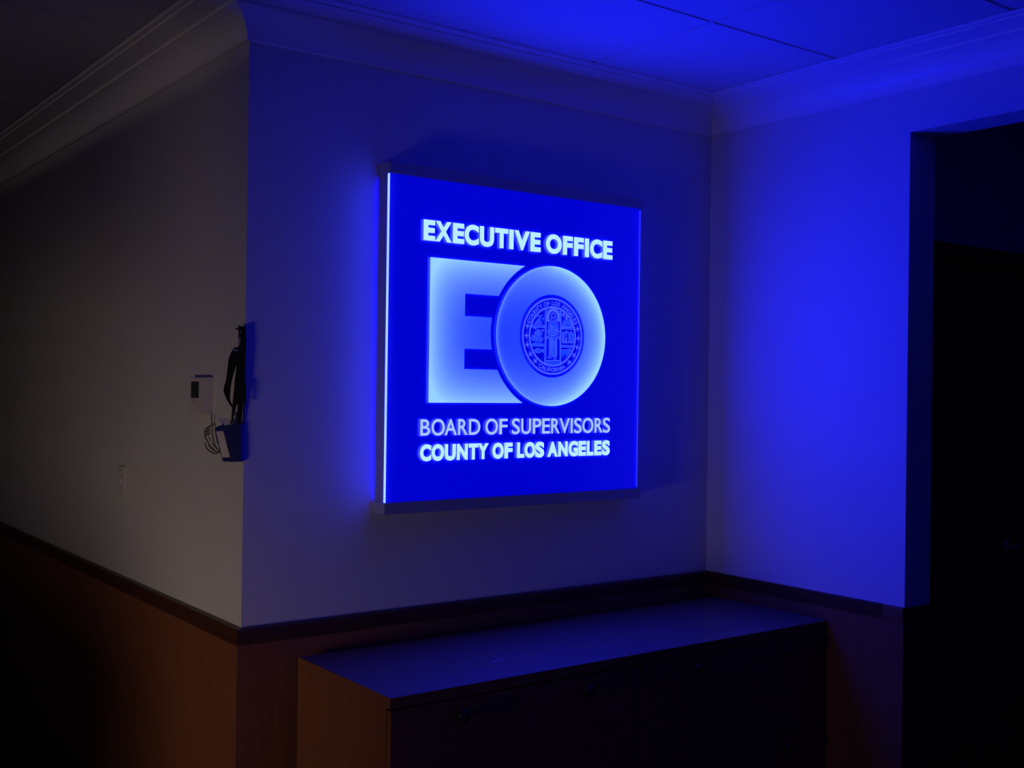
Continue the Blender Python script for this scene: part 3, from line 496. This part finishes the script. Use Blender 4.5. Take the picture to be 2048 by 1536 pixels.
c2 = cabinet(CXS+.0005, CX1, 'cherry two-drawer filing cabinet in the corner, nearer the dark opening')
for x, y, l, a, lab in ((-1.296,-.412,.042,.05,'thin white paper sliver lying nearest the front edge of the cabinet top'), (-.899,-.235,.010,.9,'tiny white paper speck further back on the cabinet top, left of another'), (-.811,-.325,.014,-.5,'tiny white paper scrap on the cabinet top nearest the dark opening')):
    bm = bmesh.new(); ca, sa = math.cos(a), math.sin(a); q = []
    for u, v in ((-l/2,-.0022),(l/2,-.0010),(l/2,.0012),(-l/4,.0024)): q.append((x+u*ca-v*sa, y+u*sa+v*ca, CT+.0002))
    prism_bm(bm, q, (0,0,.0008)); bm_done(bm, 'paper_scrap', PAPER, None, label=lab, cat='paper scrap', group='paper scraps on the cabinet top', origin=(x,y,CT))

# ------------------------------------------------------------------ things on the hallway wall
th = empty('wall_controller', (-W, .298, 1.486), label='white wall controller with a dark display and dangling cord', cat='controller')
prism('controller_case', [(-1.9223,.2315,1.5965),(-1.9223,.2315,1.4905),(-1.9195,.2315,1.4865),(-1.909,.2315,1.4855),(-1.9006,.2315,1.4985),(-1.9006,.2315,1.5945),(-1.9045,.2315,1.5995),(-1.9195,.2315,1.5995)], (0,.136,0), WHITEP, th, bevel=.0012)
box('display', (-1.9236,.292,1.5355), (-1.9220,.352,1.5855), LCD, th, label='dark grey display')
bm = bmesh.new(); disc_bm(bm, (-1.9218,.333,1.5275), (-1,0,0), .0030, .0026, .0012, 12); bm_done(bm, 'button', CORDM, th)
bm = bmesh.new(); disc_bm(bm, (-1.9218,.325,1.503), (-1,0,0), .0105, .010, .0010, 20); bm_done(bm, 'button', WHITEP, th)
for c in CORDS:
    tube('cord', c, .0021, CORDM, th, 6)

ln = empty('lanyard_pouch', (-1.9, .02, 1.74), label='navy pouch with a card window hung on a black strap at the wall corner', cat='lanyard')
NN = Vector((-.8, -.6, 0))
def hang(key, name, mat, front, back, **k):
    """flat piece hanging by the corner, lying between two depths in front of the wall"""
    pts = [Vector(p) + NN*front for p in HANG[key]]
    if key in ('STRAP_LOOP', 'CLIP', 'POUCH'):      # round the drawn outline
        n = len(pts); q = []
        for i in range(n):
            p0, p1, p2, p3 = pts[i-1], pts[i], pts[(i+1) % n], pts[(i+2) % n]
            for t in (0, .33, .67): q.append(.5*((2*p1) + (p2-p0)*t + (2*p0-5*p1+4*p2-p3)*t*t + (3*p1-p0-3*p2+p3)*t**3))
        pts = q
    return prism(name, pts, NN*(back-front), mat, ln, **k)
hang('STRAP', 'strap', WEB, .004, .001); hang('STRAP_LOOP', 'strap_loop', WEB, .0072, .0044); hang('STRAP_TAB', 'strap_tab', WEB, .004, .001)
hang('BUCKLE_1', 'buckle', STEEL, .0062, .0042, label='small grey metal buckle'); hang('BUCKLE_2', 'buckle', STEEL, .0094, .0074); hang('SNAP', 'snap', STEEL, .0055, .0042)
pc = hang('POUCH', 'pouch', NAVY, .0085, -.0085, bevel=.0012)
for key, nm, mt, fr in (('CARD', 'card_window', CARD, .0098), ('BLUE', 'pocket_flap', NAVY, .0096)):
    pts = [Vector(p) + NN*fr for p in HANG[key]]
    prism(nm, pts, NN*-.0012, mt, pc)
hang('CLIP', 'clip', STEEL, .006, -.002, label='grey metal clip')
tube('hook', [(-1.899,.018,1.738),(-1.909,.016,1.737),(-1.922,.013,1.738),(-1.924,.012,1.739)], .0022, WEB, ln, 8)

sp = empty('switch_plate', (-W, 1.065, 1.225), label='plain cream switch plate low on the hallway wall, left of the controller', cat='light switch')
box('plate', (-1.9085,1.031,1.174), (-1.9006,1.101,1.278), WHITEP, sp, bevel=.002)
box('toggle', (-1.9150,1.061,1.216), (-1.9080,1.071,1.236), WHITEP, sp, bevel=.001)
